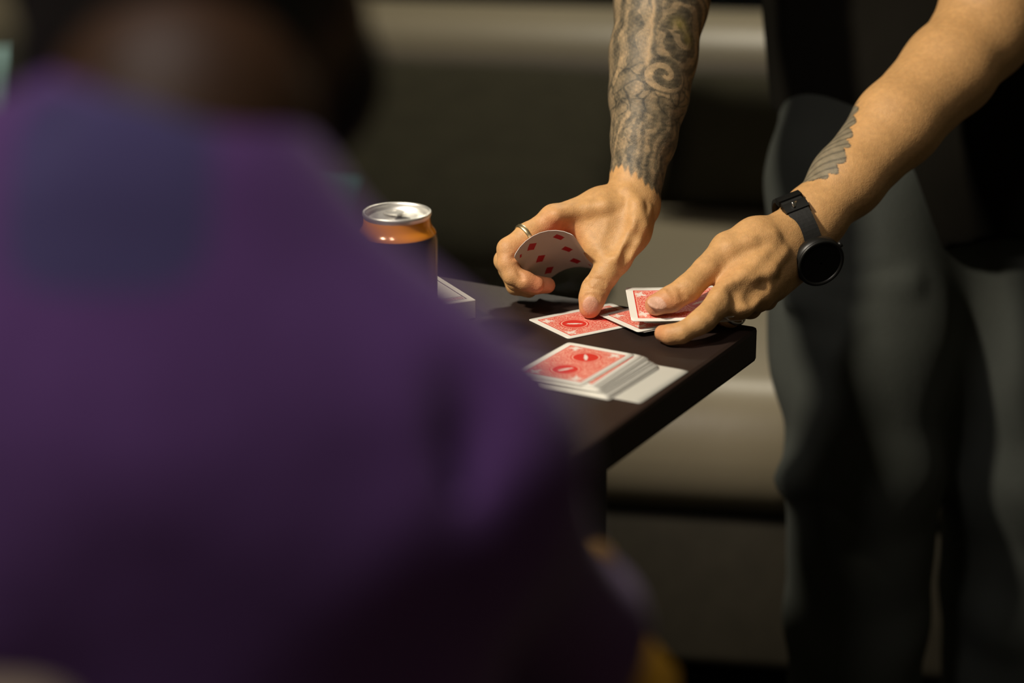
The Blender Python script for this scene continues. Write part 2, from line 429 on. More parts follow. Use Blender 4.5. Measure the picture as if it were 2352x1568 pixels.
# ------------------------------------------------------------------ sofa
SA = math.radians(-9)
S0 = Vector((0.20, 2.62, 0))     # a point on the front edge
SM = Matrix.Translation(S0) @ Matrix.Rotation(SA, 4, 'Z')
sofa = empty('sofa', S0, SA)
tag(sofa, 'long taupe leather sofa with rounded low backrest behind the table', 'sofa')
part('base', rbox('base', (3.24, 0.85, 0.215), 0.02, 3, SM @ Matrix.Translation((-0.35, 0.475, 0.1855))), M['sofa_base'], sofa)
for i, x in enumerate((-1.43, -0.35, 0.73)):
    part('seat_cushion', rbox('seat_cushion', (1.075, 0.88, 0.165), 0.081, 10, SM @ Matrix.Translation((x, 0.44, 0.3655))), M['leather'], sofa)
part('backrest', rbox('backrest', (3.3, 0.26, 0.58), 0.085, 6, SM @ Matrix.Translation((-0.35, 1.0, 0.407))), M['leather'], sofa)
for x in (-1.9, 1.2):
    for y in (0.14, 1.0):
        part('leg', lathe('leg', [(0.001, 0), (0.02, 0), (0.028, 0.08), (0.001, 0.08)], 16, SM @ Matrix.Translation((x, y, 0))), M['table_leg'], sofa)
def pillow(name, w, h, t, Mx, mat):
    bm = bmesh.new(); N = 14
    grid = {}
    for sgn in (1, -1):
        for i in range(N + 1):
            for j in range(N + 1):
                u = i / N * 2 - 1; v = j / N * 2 - 1
                e = (1 - u ** 4) * (1 - v ** 4); b = (i in (0, N)) or (j in (0, N))
                if b and sgn == -1: grid[(sgn, i, j)] = grid[(1, i, j)]; continue
                pin = 1 - 0.05 * (1 - abs(v) ** 2) * (abs(u) > 0.9) - 0.0
                grid[(sgn, i, j)] = bm.verts.new((u * w / 2 * (1 - 0.04 * (1 - v * v)), sgn * t / 2 * e ** 0.55 if e > 0 else 0, v * h / 2 * (1 - 0.04 * (1 - u * u))))
        for i in range(N):
            for j in range(N):
                f = [grid[(sgn, i, j)], grid[(sgn, i + 1, j)], grid[(sgn, i + 1, j + 1)], grid[(sgn, i, j + 1)]]
                bm.faces.new(f if sgn == -1 else f[::-1])
    bmesh.ops.transform(bm, matrix=Mx, verts=bm.verts)
    me = bm_mesh(bm, name, True); return link(name, me, mat)
def lean(x, y, z, ang, rz=0):
    return SM @ Matrix.Translation((x, y, z)) @ Matrix.Rotation(rz, 4, 'Z') @ Matrix.Rotation(ang, 4, 'X')
tag(pillow('back_cushion', 0.72, 0.58, 0.12, lean(-0.478, 0.545, 0.558, math.radians(-74)), M['cushion']), 'large dark olive cushion slumped on the sofa behind the drink can', 'cushion', 'dark cushions on the sofa')
tag(pillow('back_cushion', 0.70, 0.20, 0.10, lean(0.235, 0.805, 0.552, math.radians(-5)), M['cushion']), 'dark olive cushion upright on the sofa behind the standing person', 'cushion', 'dark cushions on the sofa')
tag(pillow('throw_pillow', 0.34, 0.26, 0.11, lean(-0.605, 0.15, 0.550, math.radians(-56)), M['teal']), 'dark teal throw pillow on the sofa beyond the seated person\'s chin', 'cushion')
tag(pillow('throw_pillow', 0.36, 0.22, 0.10, lean(-1.250, 0.74, 0.560, math.radians(-14)), M['pale_teal']), 'pale teal throw pillow toward the far end of the sofa', 'cushion')

# ------------------------------------------------------------------ drink can
cc = P(912, 489, 1.985); can_xy = (cc[0], cc[1])
can = empty('drink_can', (cc[0], cc[1], TZ)); tag(can, 'black drink can with orange shoulder and silver lid on the table', 'can')
CMx = Matrix.Translation((cc[0], cc[1], TZ))
R = 0.033
part('body', lathe('body', [(0.001, 0.004), (0.022, 0.001), (0.024, 0), (0.0262, 0.001), (0.0325, 0.010), (R, 0.013), (R, 0.0985), (0.0328, 0.1010), (0.0320, 0.1036)], 72, CMx), M['can_black'], can)
sh = part('shoulder', lathe('shoulder', [(0.0320, 0.1036), (0.0313, 0.1052), (0.0300, 0.1070), (0.0287, 0.1087), (0.0279, 0.1106), (0.0274, 0.1135), (0.0272, 0.1172)], 72, CMx), M['can_orange'], can)
part('rim', lathe('rim', [(0.0272, 0.1172), (0.0276, 0.1185), (0.0282, 0.1198), (0.0281, 0.1215), (0.0272, 0.1222), (0.0262, 0.1216), (0.0258, 0.1195)], 72, CMx), M['alu'], can)
part('lid', lathe('lid', [(0.0258, 0.1195), (0.0248, 0.1158), (0.0238, 0.1156), (0.0228, 0.1172), (0.016, 0.1176), (0.001, 0.1177)], 72, CMx), M['alu'], can)
# oval pull tab and drinking opening
la = math.radians(-65)
LM = CMx @ Matrix.Translation((0, 0, 0.1180)) @ Matrix.Rotation(la, 4, 'Z')
def oval(name, a, b, h, M4, hole=None, n=28):
    bm = bmesh.new(); top = []; bot = []
    for k in range(n):
        t = 2 * math.pi * k / n; top.append((a * math.cos(t), b * math.sin(t)))
    if hole:
        hx, ha, hb = hole; inn = [(hx + ha * math.cos(2 * math.pi * k / n), hb * math.sin(2 * math.pi * k / n)) for k in range(n)]
        T = [bm.verts.new((x, y, h)) for x, y in top]; B = [bm.verts.new((x, y, 0)) for x, y in top]
        T2 = [bm.verts.new((x, y, h)) for x, y in inn]; B2 = [bm.verts.new((x, y, 0)) for x, y in inn]
        for k in range(n):
            l = (k + 1) % n
            bm.faces.new((T[k], T[l], T2[l], T2[k])); bm.faces.new((B[l], B[k], B2[k], B2[l])); bm.faces.new((B[k], B[l], T[l], T[k])); bm.faces.new((B2[l], B2[k], T2[k], T2[l]))
    else:
        T = [bm.verts.new((x, y, h)) for x, y in top]; B = [bm.verts.new((x, y, 0)) for x, y in top]
        bm.faces.new(T); bm.faces.new(B[::-1])
        for k in range(n): bm.faces.new((B[k], B[(k + 1) % n], T[(k + 1) % n], T[k]))
    bmesh.ops.transform(bm, matrix=M4, verts=bm.verts); return bm_mesh(bm, name)
tb = part('pull_tab', oval('pull_tab', 0.0125, 0.0078, 0.0012, LM @ Matrix.Translation((-0.006, 0, 0.0006)) @ Matrix.Rotation(math.radians(-6), 4, 'Y'), hole=(-0.006, 0.004, 0.0048)), M['alu'], can)
part('rivet', oval('rivet', 0.0026, 0.0026, 0.0022, LM @ Matrix.Translation((0.001, 0, 0.0004))), M['alu'], tb)
part('opening', oval('opening', 0.0085, 0.0068, 0.0004, LM @ Matrix.Translation((0.0135, 0, -0.0003))), M['hole'], can)

# ------------------------------------------------------------------ card box
bz = TZ + 0.017
a0 = onz(1093, 688, bz); a1 = onz(1010, 637, bz)
dl = (a1 - a0)[:2]; dl /= np.linalg.norm(dl); dn = np.array([dl[1], -dl[0]])
if dn[0] > 0: dn = -dn
bc = a0[:2] + dl * 0.046 + dn * 0.033
bm = bmesh.new(); uvl = bm.loops.layers.uv.new('UVMap')
cs = [(-1, -1), (1, -1), (1, 1), (-1, 1)]
def bp(x, y, z): return (*(bc + dn * x * 0.033 + dl * y * 0.046), z)
Tt = [bm.verts.new(bp(x, y, bz)) for x, y in cs]; Bb = [bm.verts.new(bp(x, y, TZ)) for x, y in cs]
f = bm.faces.new(Tt)
for l, (x, y) in zip(f.loops, cs): l[uvl].uv = (x / 2 + 0.5, y / 2 + 0.5)
f = bm.faces.new(Bb[::-1])
for k in range(4):
    f = bm.faces.new((Bb[k], Bb[(k + 1) % 4], Tt[(k + 1) % 4], Tt[k]))
    for l in f.loops: l[uvl].uv = (0.02, 0.02)
bmesh.ops.bevel(bm, geom=list(bm.edges), offset=0.0006, segments=1, affect='EDGES')
tag(link('card_box', bm_mesh(bm, 'card_box'), M['box']), 'white card box with dark border lines lying beside the drink can', 'box')

# ------------------------------------------------------------------ playing cards
CW, CH, CR = 0.0635, 0.0889, 0.0033
rows = [0, 0.0003, 0.0009, 0.0018, CR] + list(np.linspace(CR, CH - CR, 13)[1:-1]) + [CH - CR, CH - 0.0018, CH - 0.0009, CH - 0.0003, CH]
def card(name, fn, face='blank', thick=0.00029):
    """fn(s,t) -> (point, normal); s,t in metres from the card centre; the back print is on the +normal side"""
    bm = bmesh.new(); uvl = bm.loops.layers.uv.new('UVMap'); NX = 9; G = []
    for y in rows:
        e = min(y, CH - y); hw = CW / 2 - (CR - math.sqrt(max(CR ** 2 - (CR - e) ** 2, 0)) if e < CR else 0)
        rw = []
        for i in range(NX):
            s = -hw + 2 * hw * i / (NX - 1); t = y - CH / 2
            p, n = fn(s, t); p = np.asarray(p); n = np.asarray(n) / np.linalg.norm(n)
            rw.append((bm.verts.new(p + n * thick / 2), bm.verts.new(p - n * thick / 2), (s / CW + 0.5, t / CH + 0.5)))
        G.append(rw)
    def face_(vs_, uvs, mi):
        f = bm.faces.new(vs_); f.material_index = mi; f.smooth = mi < 2
        for l, u in zip(f.loops, uvs): l[uvl].uv = u
    for a, b in zip(G, G[1:]):
        for i in range(NX - 1):
            q = (a[i], a[i + 1], b[i + 1], b[i])
            face_([x[0] for x in q], [x[2] for x in q], 0); face_([x[1] for x in q][::-1], [x[2] for x in q][::-1], 1)
    rim = [G[0][i] for i in range(NX)] + [g[-1] for g in G[1:]] + [G[-1][i] for i in range(NX - 2, -1, -1)] + [g[0] for g in G[-2:0:-1]]
    for a, b in zip(rim, rim[1:] + rim[:1]): face_([a[0], a[1], b[1], b[0]], [(0, 0)] * 4, 2)
    me = bpy.data.meshes.new(name); bm.to_mesh(me); bm.free()
    for m in ('back', face, 'edge'): me.materials.append(M[m])
    o = bpy.data.objects.new(name, me); COL.objects.link(o); return o
def flat(cx, cy, z, ang, bend=0.0, tilt=(0, 0)):
    c, s_ = math.cos(ang), math.sin(ang)
    def fn(s, t):
        x = cx + s * c - t * s_; y = cy + s * s_ + t * c
        return (x, y, z + bend * (s * s + t * t) + tilt[0] * s + tilt[1] * t), (-(2 * bend * s + tilt[0]) * c, -(2 * bend * s + tilt[0]) * s_, 1)
    return fn
DECK_G = 'cards in the loose pile on the table'
# loose pile: top card's corners give the pose
T_, R_ = onz(1306, 783, TZ + 0.0075), onz(1446, 809, TZ + 0.0075)
sdir = (R_ - T_)[:2]; sdir /= np.linalg.norm(sdir); ldir = np.array([sdir[1], -sdir[0]])   # ldir toward the camera-left
if ldir[1] > 0: ldir = -ldir
ang0 = math.atan2(sdir[1], sdir[0])
top = T_[:2] + sdir * CW / 2 + ldir * CH / 2
def deck_off(i, n):
    return None
lay = []                                                  # (along short, along long, extra angle) from the bottom up
lay.append((0.050, -0.001, 0.02, 'blank_up'))
for q in range(7): lay.append((0.0265 - 0.0007 * q + 0.0006 * rng.normal(), 0.0055 - 0.0004 * q + 0.0006 * rng.normal(), 0.010 + 0.006 * rng.normal(), 'low'))
for q in range(5): lay.append((0.0195 - 0.0008 * q + 0.0005 * rng.normal(), 0.002 + 0.0006 * rng.normal(), 0.01 + 0.006 * rng.normal(), 'mid'))
for q in range(4): lay.append((0.0140 - 0.0009 * q + 0.0004 * rng.normal(), -0.0005 + 0.0005 * rng.normal(), 0.03, 'high'))
lay.append((0.008, -0.0005, 0.035, 'second')); lay.append((0, 0, 0, 'top'))
for i, (a, b, da, kind) in enumerate(lay):
    z = TZ + 0.0004 + i * 0.00034
    c = top + sdir * a + ldir * b
    if kind == 'blank_up':
        # lies face up: turn the print to the underside
        base = flat(c[0], c[1], z, ang0 + da)
        o = card('playing_card', (lambda s, t, f=base: (lambda r: (r[0], (0, 0, -1)))(f(s, t))))
        for p_ in o.data.polygons: pass
        tag(o, 'white faced card lowest in the loose pile, sticking out farthest', 'playing card', DECK_G)
    else:
        o = card('playing_card', flat(c[0], c[1], z, ang0 + da))
        if kind == 'top': tag(o, 'red backed card on top of the loose pile', 'playing card', DECK_G)
        elif kind == 'second': tag(o, 'red backed card second from the top of the loose pile', 'playing card', DECK_G)
        else: tag(o, {'low': 'card low in the loose pile, just above the white faced one', 'mid': 'card midway in the loose pile showing its white edge', 'high': 'card in the loose pile close beneath the two showing red'}[kind], 'playing card', DECK_G)
# card being pressed flat under the thumb
L_, B_ = onz(1212, 735, TZ), onz(1303, 775, TZ); q = (onz(1420, 751, TZ) - B_)[:2]; q /= np.linalg.norm(q); e = np.array([q[1], -q[0]])
c = L_[:2] + e * CW / 2 + q * CH / 2
tag(card('playing_card', flat(c[0], c[1], TZ + 0.0005, math.atan2(e[1], e[0]))), 'red backed card flat on the table under the pressing thumb', 'playing card')
def quad(TL, TR, BL, bow=0.0):
    """card whose short edge runs TL->BL and long edge TL->TR"""
    TL, TR, BL = map(np.asarray, (TL, TR, BL)); s_ = BL - TL; s_ /= np.linalg.norm(s_); l = TR - TL; l = l - s_ * (l @ s_); l /= np.linalg.norm(l)
    n = np.cross(s_, l); n = n if n[2] > 0 else -n
    fl = np.cross(s_, l)[2] < 0
    def fn(s, t):
        u = (t + CH / 2); v = (s + CW / 2) if not fl else (CW / 2 - s)
        p = TL + l * u + s_ * v + n * bow * (u - CH / 2) ** 2
        return p, n - l * 2 * bow * (u - CH / 2)
    return fn
HG = 'cards held in the watch hand'
tag(card('playing_card', quad(P(1436, 664, 2.113), P(1640, 648, 2.120), P(1451, 747, 2.053), 0.8)), 'red backed card on top of the held fan, under the thumb with nail showing', 'playing card', HG)
tag(card('playing_card', quad(P(1374, 725, 2.108), P(1470, 676, 2.158), P(1458, 762, 2.060), 0.5)), 'red backed card fanned out beneath the top held card', 'playing card', HG)
tag(card('playing_card', quad(P(1384, 727, 2.110), P(1482, 680, 2.160), P(1468, 763, 2.062), 0.5)), 'card at the bottom of the held fan showing a white border', 'playing card', HG)
tag(card('playing_card', quad(P(1456, 672, 2.119), P(1610, 636, 2.150), P(1478, 745, 2.062), 0.8)), 'white edged card peeking out behind the top held card', 'playing card', HG)
# bent card in the ringed hand, face down toward the camera
def bent():
    A = P(1180, 590, 2.087); Bp = P(1318, 541, 2.078)           # upper short edge
    ex = (Bp - A); chord = np.linalg.norm(ex); ex /= chord
    dn_ = P(1278, 632, 2.150) - P(1262, 556, 2.085); dn_ -= ex * (dn_ @ ex); dn_ /= np.linalg.norm(dn_)
    n = np.cross(ex, dn_); n = n if n[2] > 0 else -n
    half = chord / 2; sag = 0.0135
    rr = (half ** 2 + sag ** 2) / (2 * sag)
    mid = (A + Bp) / 2
    def fn(s, t):
        th = s / rr
        off = ex * rr * math.sin(th) + n * (rr * math.cos(th) - (rr - sag))
        return mid + off + dn_ * (CH / 2 - t), n * math.cos(th) + ex * math.sin(th)
    return fn
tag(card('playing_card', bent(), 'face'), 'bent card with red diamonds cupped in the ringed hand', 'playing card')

# ================================================================== STANDING MAN
man = empty('person', (0.42, 2.40, 0)); tag(man, 'person in black t-shirt and grey jeans dealing cards with tattooed forearms', 'person')
SK = np.array([0.56, 0.315, 0.125])
def right_arm():
    f = Field(P(1100, 720, 2.0) * [1, 0, 0] + [0, 1.95, 0.735], [0.235, 2.42, 1.075], 0.00115)
    q = lambda px, py, d, r: (P(px, py, d), r / 1000)
    # forearm
    f.chain([q(1545, -240, 2.26, 47), q(1520, 0, 2.215, 41.5), q(1500, 130, 2.195, 38), q(1490, 220, 2.18, 34), q(1478, 320, 2.165, 27.5), q(1463, 405, 2.152, 21.5), q(1458, 450, 2.148, 20.5)], 0.012)
    # metacarpals / back of the hand
    f.chain([q(1452, 455, 2.140, 18), q(1380, 475, 2.133, 16), q(1272, 503, 2.122, 11.5)], 0.010)
    f.chain([q(1455, 465, 2.155, 17), q(1282, 507, 2.148, 12)], 0.012)
    f.chain([q(1460, 475, 2.170, 16), q(1298, 518, 2.165, 11)], 0.012)
    f.chain([q(1462, 485, 2.180, 14), q(1316, 532, 2.180, 10)], 0.012)
    f.chain([q(1465, 480, 2.138, 18.5), q(1446, 530, 2.122, 17), q(1412, 592, 2.112, 14.5)], 0.012)      # thumb metacarpal
    f.chain([q(1390, 500, 2.128, 13), q(1372, 565, 2.120, 11)], 0.016)                                     # web muscle
    f.chain([q(1330, 510, 2.128, 10), q(1375, 575, 2.118, 9.5)], 0.010)
    f.cap(P(1440, 540, 2.15), P(1370, 540, 2.16), 0.017, 0.013, 0.012)                                     # palm heel
    # thumb
    f.chain([q(1412, 592, 2.112, 14), q(1390, 630, 2.106, 11.8)], 0.006)
    f.chain([q(1390, 630, 2.106, 11.8), q(1367, 664, 2.105, 11.9), q(1360, 685, 2.104, 11.4), q(1355, 706, 2.104, 9.6)], 0.003)
    # fingers
    k = 0.0035
    f.chain([q(1272, 503, 2.122, 11.3), q(1212, 540, 2.112, 10.2), q(1168, 572, 2.106, 9.8)], 0.005)
    f.chain([q(1168, 572, 2.106, 9.9), q(1166, 605, 2.103, 8.6), q(1178, 633, 2.102, 8.3)], k)
    f.chain([q(1178, 633, 2.102, 8.3), q(1205, 645, 2.102, 8.4), q(1232, 654, 2.104, 7.2)], k)
    f.chain([q(1282, 507, 2.148, 11.5), q(1160, 598, 2.126, 9.6)], 0.004)
    f.chain([q(1160, 598, 2.126, 9.6), q(1186, 645, 2.124, 8.6), q(1225, 654, 2.127, 8.4), q(1257, 655, 2.130, 7.2)], 0.003)
    f.chain([q(1298, 518, 2.165, 11), q(1168, 618, 2.146, 8.8), q(1184, 656, 2.142, 8.0), q(1215, 666, 2.142, 7.0)], 0.003)
    f.chain([q(1316, 532, 2.180, 9.5), q(1215, 610, 2.165, 8), q(1205, 645, 2.158, 7.2), q(1228, 660, 2.154, 6.2)], 0.003)
    # knuckle and tendon relief
    f.ell(P(1272, 493, 2.114), (0.008, 0.008, 0.006), 0.010)
    f.ridge([(1425, 470), (1390, 474), (1350, 480), (1310, 487), (1280, 494)], 0.0035, 0.0012, 0.008)
    f.ridge([(1468, 470), (1450, 510), (1430, 550), (1412, 590)], 0.0035, 0.0012, 0.010)
    f.ridge([(1490, 480), (1478, 520), (1462, 560), (1445, 590)], 0.0025, 0.0010, 0.006)
    f.ridge([(1440, 440), (1462, 470), (1470, 500)], 0.003, 0.001, 0.008)
    f.groove([(1425, 500), (1418, 520), (1408, 545), (1400, 562)], 0.008, 0.0016, 0.008)
    f.groove([(1455, 545), (1446, 575), (1436, 600)], 0.004, 0.0010, 0.005)
    for y0, am in ((643, 3), (651, 4), (659, 4), (667, 3)):
        f.groove([(1367 + 32 * u, y0 + 5 * u - am * (1 - u * u)) for u in (-0.8, -0.5, -0.2, 0.1, 0.4, 0.7)], 0.0013, 0.0007, 0.0012)
    for y0 in (682,): f.groove([(1338, y0 + 6), (1346, y0 - 4), (1356, y0 - 6), (1368, y0 - 3), (1376, y0 + 6)], 0.0012, 0.0006, 0.0012)
    f.groove([(1178, 592), (1186, 588), (1195, 586)], 0.0016, 0.0010, 0.002)
    f.groove([(1190, 622), (1196, 632), (1200, 640)], 0.0014, 0.0006, 0.002)
    dn_ = f.surf(1356, 702); NR = P(1356, 700, dn_)
    f.ell(NR + FW * 0.0014, (0.0070, 0.0030, 0.0085), 0.0008)
    V, F = f.mesh(); V = laplace(V, F, 3)
    # colour: base skin, redder joints and tips, tattoo sleeve above the wrist
    col = np.tile(SK, (len(V), 1))
    def blob(p, r, c, a):
        m = np.exp(-((V - p) ** 2).sum(1) / r ** 2)[:, None] * a
        col[:] = col * (1 - m) + np.array(c) * m
    RED = (0.66, 0.22, 0.12)
    blob(P(1238, 652, 2.10), 0.016, RED, 0.7); blob(P(1260, 656, 2.125), 0.014, RED, 0.7); blob(P(1356, 718, 2.097), 0.012, (0.70, 0.24, 0.14), 0.65)
    blob(P(1275, 528, 2.11), 0.016, RED, 0.45); blob(P(1185, 590, 2.10), 0.016, RED, 0.30); blob(P(1368, 655, 2.095), 0.012, (0.5, 0.25, 0.12), 0.25)
    m = sm(((V - NR) ** 2 / np.array([0.0070, 0.006, 0.0080]) ** 2).sum(1), 1.1, 0.8)[:, None]
    col = col * (1 - m) + np.array([0.64, 0.35, 0.23]) * m
    # tattoo in forearm coordinates: h along the arm (mm from the wrist), c around it (mm)
    ax0 = P(1462, 415, 2.150); ax1 = P(1520, 0, 2.215); L = np.linalg.norm(ax1 - ax0); ax = (ax1 - ax0) / L
    rel = V - ax0; h = rel @ ax; per = rel - h[:, None] * ax
    e1 = RT - ax * (RT @ ax); e1 /= np.linalg.norm(e1); e2 = np.cross(ax, e1)
    if e2 @ FW > 0: e2 = -e2
    th = np.arctan2(per @ e1, per @ e2); rad = np.linalg.norm(per, axis=1)
    h = h * 1000; c_ = th * (24 + 16 * np.clip(h / 160, 0, 1))
    Q = V * 1000
    wob = vnoise(Q, 0.16, 3); wob2 = vnoise(Q, 0.42, 5); fine = vnoise(Q, 1.2, 9); wa = vnoise(Q, 0.22, 21); wb = vnoise(Q, 0.22, 22)
    edge = sm(h + 4 * wob + 2 * wob2 + 2.0 * np.sin(c_ * 0.9) + 0.28 * c_, -7, -3)
    h0, c0 = h, c_
    h = h + 3.5 * wa + 1.2 * wob2; c_ = c_ + 3.0 * wb + 1.0 * vnoise(Q, 0.5, 31)
    def ln(d, wd): return np.exp(-(d / wd) ** 2)
    def lay(val, target, m): return val * (1 - m) + target * m
    flow = np.sin(4.2 * vnoise(Q, 0.17, 41) + 0.22 * c_ + 0.10 * h)
    flow2 = np.sin(5.0 * vnoise(Q, 0.30, 43) + 0.30 * h)
    ink = 0.40 + 0.28 * sm(flow, -0.3, 0.8); ink = lay(ink, 0.92, ln(flow, 0.13) * 0.75); ink = lay(ink, 0.85, ln(flow2 - 0.2, 0.12) * 0.5)
    # outlined leaf and scale shapes over the whole sleeve
    r_ = np.random.default_rng(12); sd = np.c_[r_.uniform(-62, 62, 150), r_.uniform(-15, 190, 150)]; tone = r_.uniform(0.05, 0.66, 150)
    d1 = np.full(len(V), 1e9); d2 = d1.copy(); i1 = np.zeros(len(V), int)
    for k_, (a_, b_) in enumerate(sd):
        u_ = (c_ - a_) * np.cos(k_) + (h - b_) * np.sin(k_); v_ = -(c_ - a_) * np.sin(k_) + (h - b_) * np.cos(k_)
        d = np.hypot(u_ * 0.7, v_ * 1.45 + 0.05 * u_ * u_)
        near = d < d1; d2 = np.where(near, d1, np.minimum(d2, d)); i1 = np.where(near, k_, i1); d1 = np.where(near, d, d1)
    ink = lay(ink, np.clip(tone[i1] + 0.30 * (d1 / 9 - 0.5), 0, 1), 0.62); ink = lay(ink, 1.0, ln(d2 - d1, 1.1) * 0.8)
    ink = lay(ink, 0.9, ln(np.abs(np.sin(d1 * 0.9)) - 0.0, 0.22) * 0.35 * (i1 % 2))
    # lower third: flowing flame-like strands
    low = sm(h, 60, 46)
    st = np.sin(c_ * 0.62 + 2.0 * np.sin(h * 0.085 + 0.5) + 2.6 * wob + 0.9 * wob2)
    ink = lay(ink, 0.22 + 0.55 * sm(st, -0.2, 0.8), low * 0.55); ink = lay(ink, 0.95, low * ln(np.abs(st + 0.2 * fine) - 0.3, 0.14) * 0.5)
    # large curling wave
    dx = c0 - 11 + 0.8 * wob2; dy = h0 - 90 + 0.8 * wob; rr = np.hypot(dx, dy * 1.15); an = np.arctan2(dy, dx)
    sp_ = np.sin(an - rr * 0.42 + 0.6); ms = sm(rr, 20, 18)
    ink = lay(ink, 0.18 + 0.60 * sm(sp_, -0.1, 0.6), ms); ink = lay(ink, 1.0, ms * ln(sp_, 0.20) * 0.9)
    ink = lay(ink, 0.90, ln(rr - 19.5, 1.0) * 0.7 * sm(np.sin(an * 1.0 + 2), -0.6, 0.2))
    # upper part: long folds on one side, petals on the other
    up = sm(h, 94, 108); side = sm(c_, 5, -1)
    fold = np.sin(c_ * 0.36 + 0.02 * h + 0.9 * wob)
    ink = lay(ink, 0.30 + 0.45 * sm(fold, -0.4, 0.7), up * side * 0.85); ink = lay(ink, 0.95, up * side * ln(fold - 0.15, 0.10) * 0.65); ink = lay(ink, 0.85, up * side * ln(fold + 0.5, 0.10) * 0.5)
    bare = ln(c0 + 5 + 0.02 * (h0 - 120) + 1.2 * wob2, 2.3) * sm(h0, 92, 98)
    px_, py_ = c_ - 20, h - 134; pr = np.hypot(px_, py_); pa = np.arctan2(py_, px_)
    pet = np.sin(pr * 0.42 + 1.3 * np.sin(pa * 2.5 + 0.08 * pr) + 1.2 * wob)
    mu = up * (1 - side) * sm(rr, 18, 22)
    ink = lay(ink, 0.32 + 0.45 * sm(pet, -0.3, 0.6), mu); ink = lay(ink, 0.95, mu * ln(pet + 0.05, 0.13) * 0.75)
    ink = np.clip(ink + 0.13 * fine + 0.10 * wob2, 0, 1) * (1 - 0.9 * bare)
    h, c_ = h0, c0
    inkcol = np.array([0.030, 0.027, 0.020]); wash = np.array([0.30, 0.235, 0.140])
    tcol = wash * (1 - ink[:, None]) + inkcol * ink[:, None]
    tcol = tcol + (1 - ink[:, None]) ** 3 * np.array([0.16, 0.08, 0.03])
    yel = (np.exp(-((c_ - 20) ** 2 / 60 + (h - 143) ** 2 / 40)) + np.exp(-((c_ - 30) ** 2 / 30 + (h - 132) ** 2 / 50)))[:, None]
    tcol = tcol * (1 - 0.7 * np.clip(yel, 0, 1)) + np.array([0.20, 0.16, 0.035]) * 0.7 * np.clip(yel, 0, 1)
    e_ = edge[:, None] * (h > -30)[:, None]
    col = col * (1 - e_) + tcol * e_
    return V, F, col
def left_arm():
    f = Field([0.105, 1.90, 0.735], [0.62, 2.45, 1.13], 0.00145)
    q = lambda px, py, d, r: (P(px, py, d), r / 1000)
    wd = RT * 0.737 - UP * 0.676
    f.chain([q(1826, 548, 2.135, 24), q(1870, 499, 2.15, 25.5)], 0.010, w=wd, fw=1.12, ft=0.84)
    f.chain([q(1870, 499, 2.15, 25.5), q(1945, 415, 2.175, 32), q(2060, 285, 2.21, 39), q(2180, 160, 2.25, 43), q(2260, 70, 2.28, 43)], 0.012)
    f.chain([q(2260, 70, 2.28, 43), q(2290, -30, 2.285, 46), (np.array([0.520, 2.325, 1.13]), 0.049)], 0.02)
    # hand body
    f.chain([q(1800, 535, 2.125, 18), q(1735, 548, 2.11, 17), q(1672, 572, 2.10, 14.5)], 0.012)                 # thumb metacarpal
    f.chain([q(1795, 560, 2.12, 17), q(1720, 625, 2.095, 16), q(1660, 688, 2.063, 12.8)], 0.012)
    f.chain([q(1808, 580, 2.125, 16), q(1700, 698, 2.068, 13)], 0.012)
    f.chain([q(1822, 596, 2.132, 15), q(1742, 684, 2.092, 12)], 0.012)
    f.chain([q(1832, 610, 2.142, 13.5), q(1778, 662, 2.118, 11)], 0.012)
    f.chain([q(1700, 600, 2.105, 13), q(1668, 640, 2.092, 12)], 0.014)
    # thumb
    f.chain([q(1672, 572, 2.10, 14.3), q(1622, 620, 2.082, 11.8)], 0.006)
    f.chain([q(1622, 620, 2.082, 11.8), q(1580, 662, 2.070, 11.8), q(1540, 687, 2.064, 11.2), q(1506, 700, 2.064, 9.4)], 0.003)
    # index finger under the cards
    f.chain([q(1660, 688, 2.063, 12.4), q(1618, 732, 2.040, 10.4), q(1604, 742, 2.036, 10)], 0.004)
    f.chain([q(1604, 742, 2.036, 10), q(1566, 764, 2.032, 8.8), q(1540, 768, 2.034, 8.4), q(1522, 765, 2.040, 7.2)], 0.003)
    # curled fingers below the palm
    f.chain([q(1700, 698, 2.070, 12), q(1678, 726, 2.082, 9.6), q(1645, 724, 2.100, 8.4), q(1620, 716, 2.110, 7.4)], 0.003)
    f.chain([q(1742, 684, 2.092, 11), q(1724, 708, 2.106, 9.0), q(1690, 712, 2.118, 8.2), q(1662, 706, 2.124, 7.2)], 0.003)
    f.chain([q(1778, 662, 2.118, 9.8), q(1762, 690, 2.126, 8.2), q(1732, 697, 2.134, 7.2), q(1710, 693, 2.138, 6.4)], 0.003)
    # relief
    f.ridge([(1780, 560), (1745, 600), (1710, 635), (1680, 665), (1662, 682)], 0.004, 0.0014, 0.009)
    f.ridge([(1800, 580), (1770, 620), (1735, 655), (1705, 685)], 0.0035, 0.0012, 0.008)
    f.ridge([(1770, 540), (1720, 555), (1680, 570)], 0.004, 0.0012, 0.010)
    f.groove([(1728, 664), (1712, 668), (1698, 672), (1684, 680)], 0.010, 0.0018, 0.010)
    f.groove([(1760, 655), (1745, 668), (1732, 684)], 0.006, 0.0020, 0.008)
    f.ell(P(1655, 690, 2.053), (0.007, 0.006, 0.007), 0.008)
    for x0 in (1538, 1547, 1556, 1565):
        f.groove([(x0 + 14 * u + 4 * (1 - u * u), 673 + 20 * u) for u in (-0.8, -0.4, 0, 0.4, 0.8)], 0.0013, 0.0006, 0.0014)
    dn_ = f.surf(1508, 697); NL = P(1508, 697, dn_)
    R3 = np.array([RT * 0.94 - UP * 0.34, UP * 0.80 - FW * 0.6, RT * 0]); R3[0] /= np.linalg.norm(R3[0]); R3[1] -= R3[0] * (R3[1] @ R3[0]); R3[1] /= np.linalg.norm(R3[1]); R3 = np.array([R3[0], np.cross(R3[1], R3[0]), R3[1]])
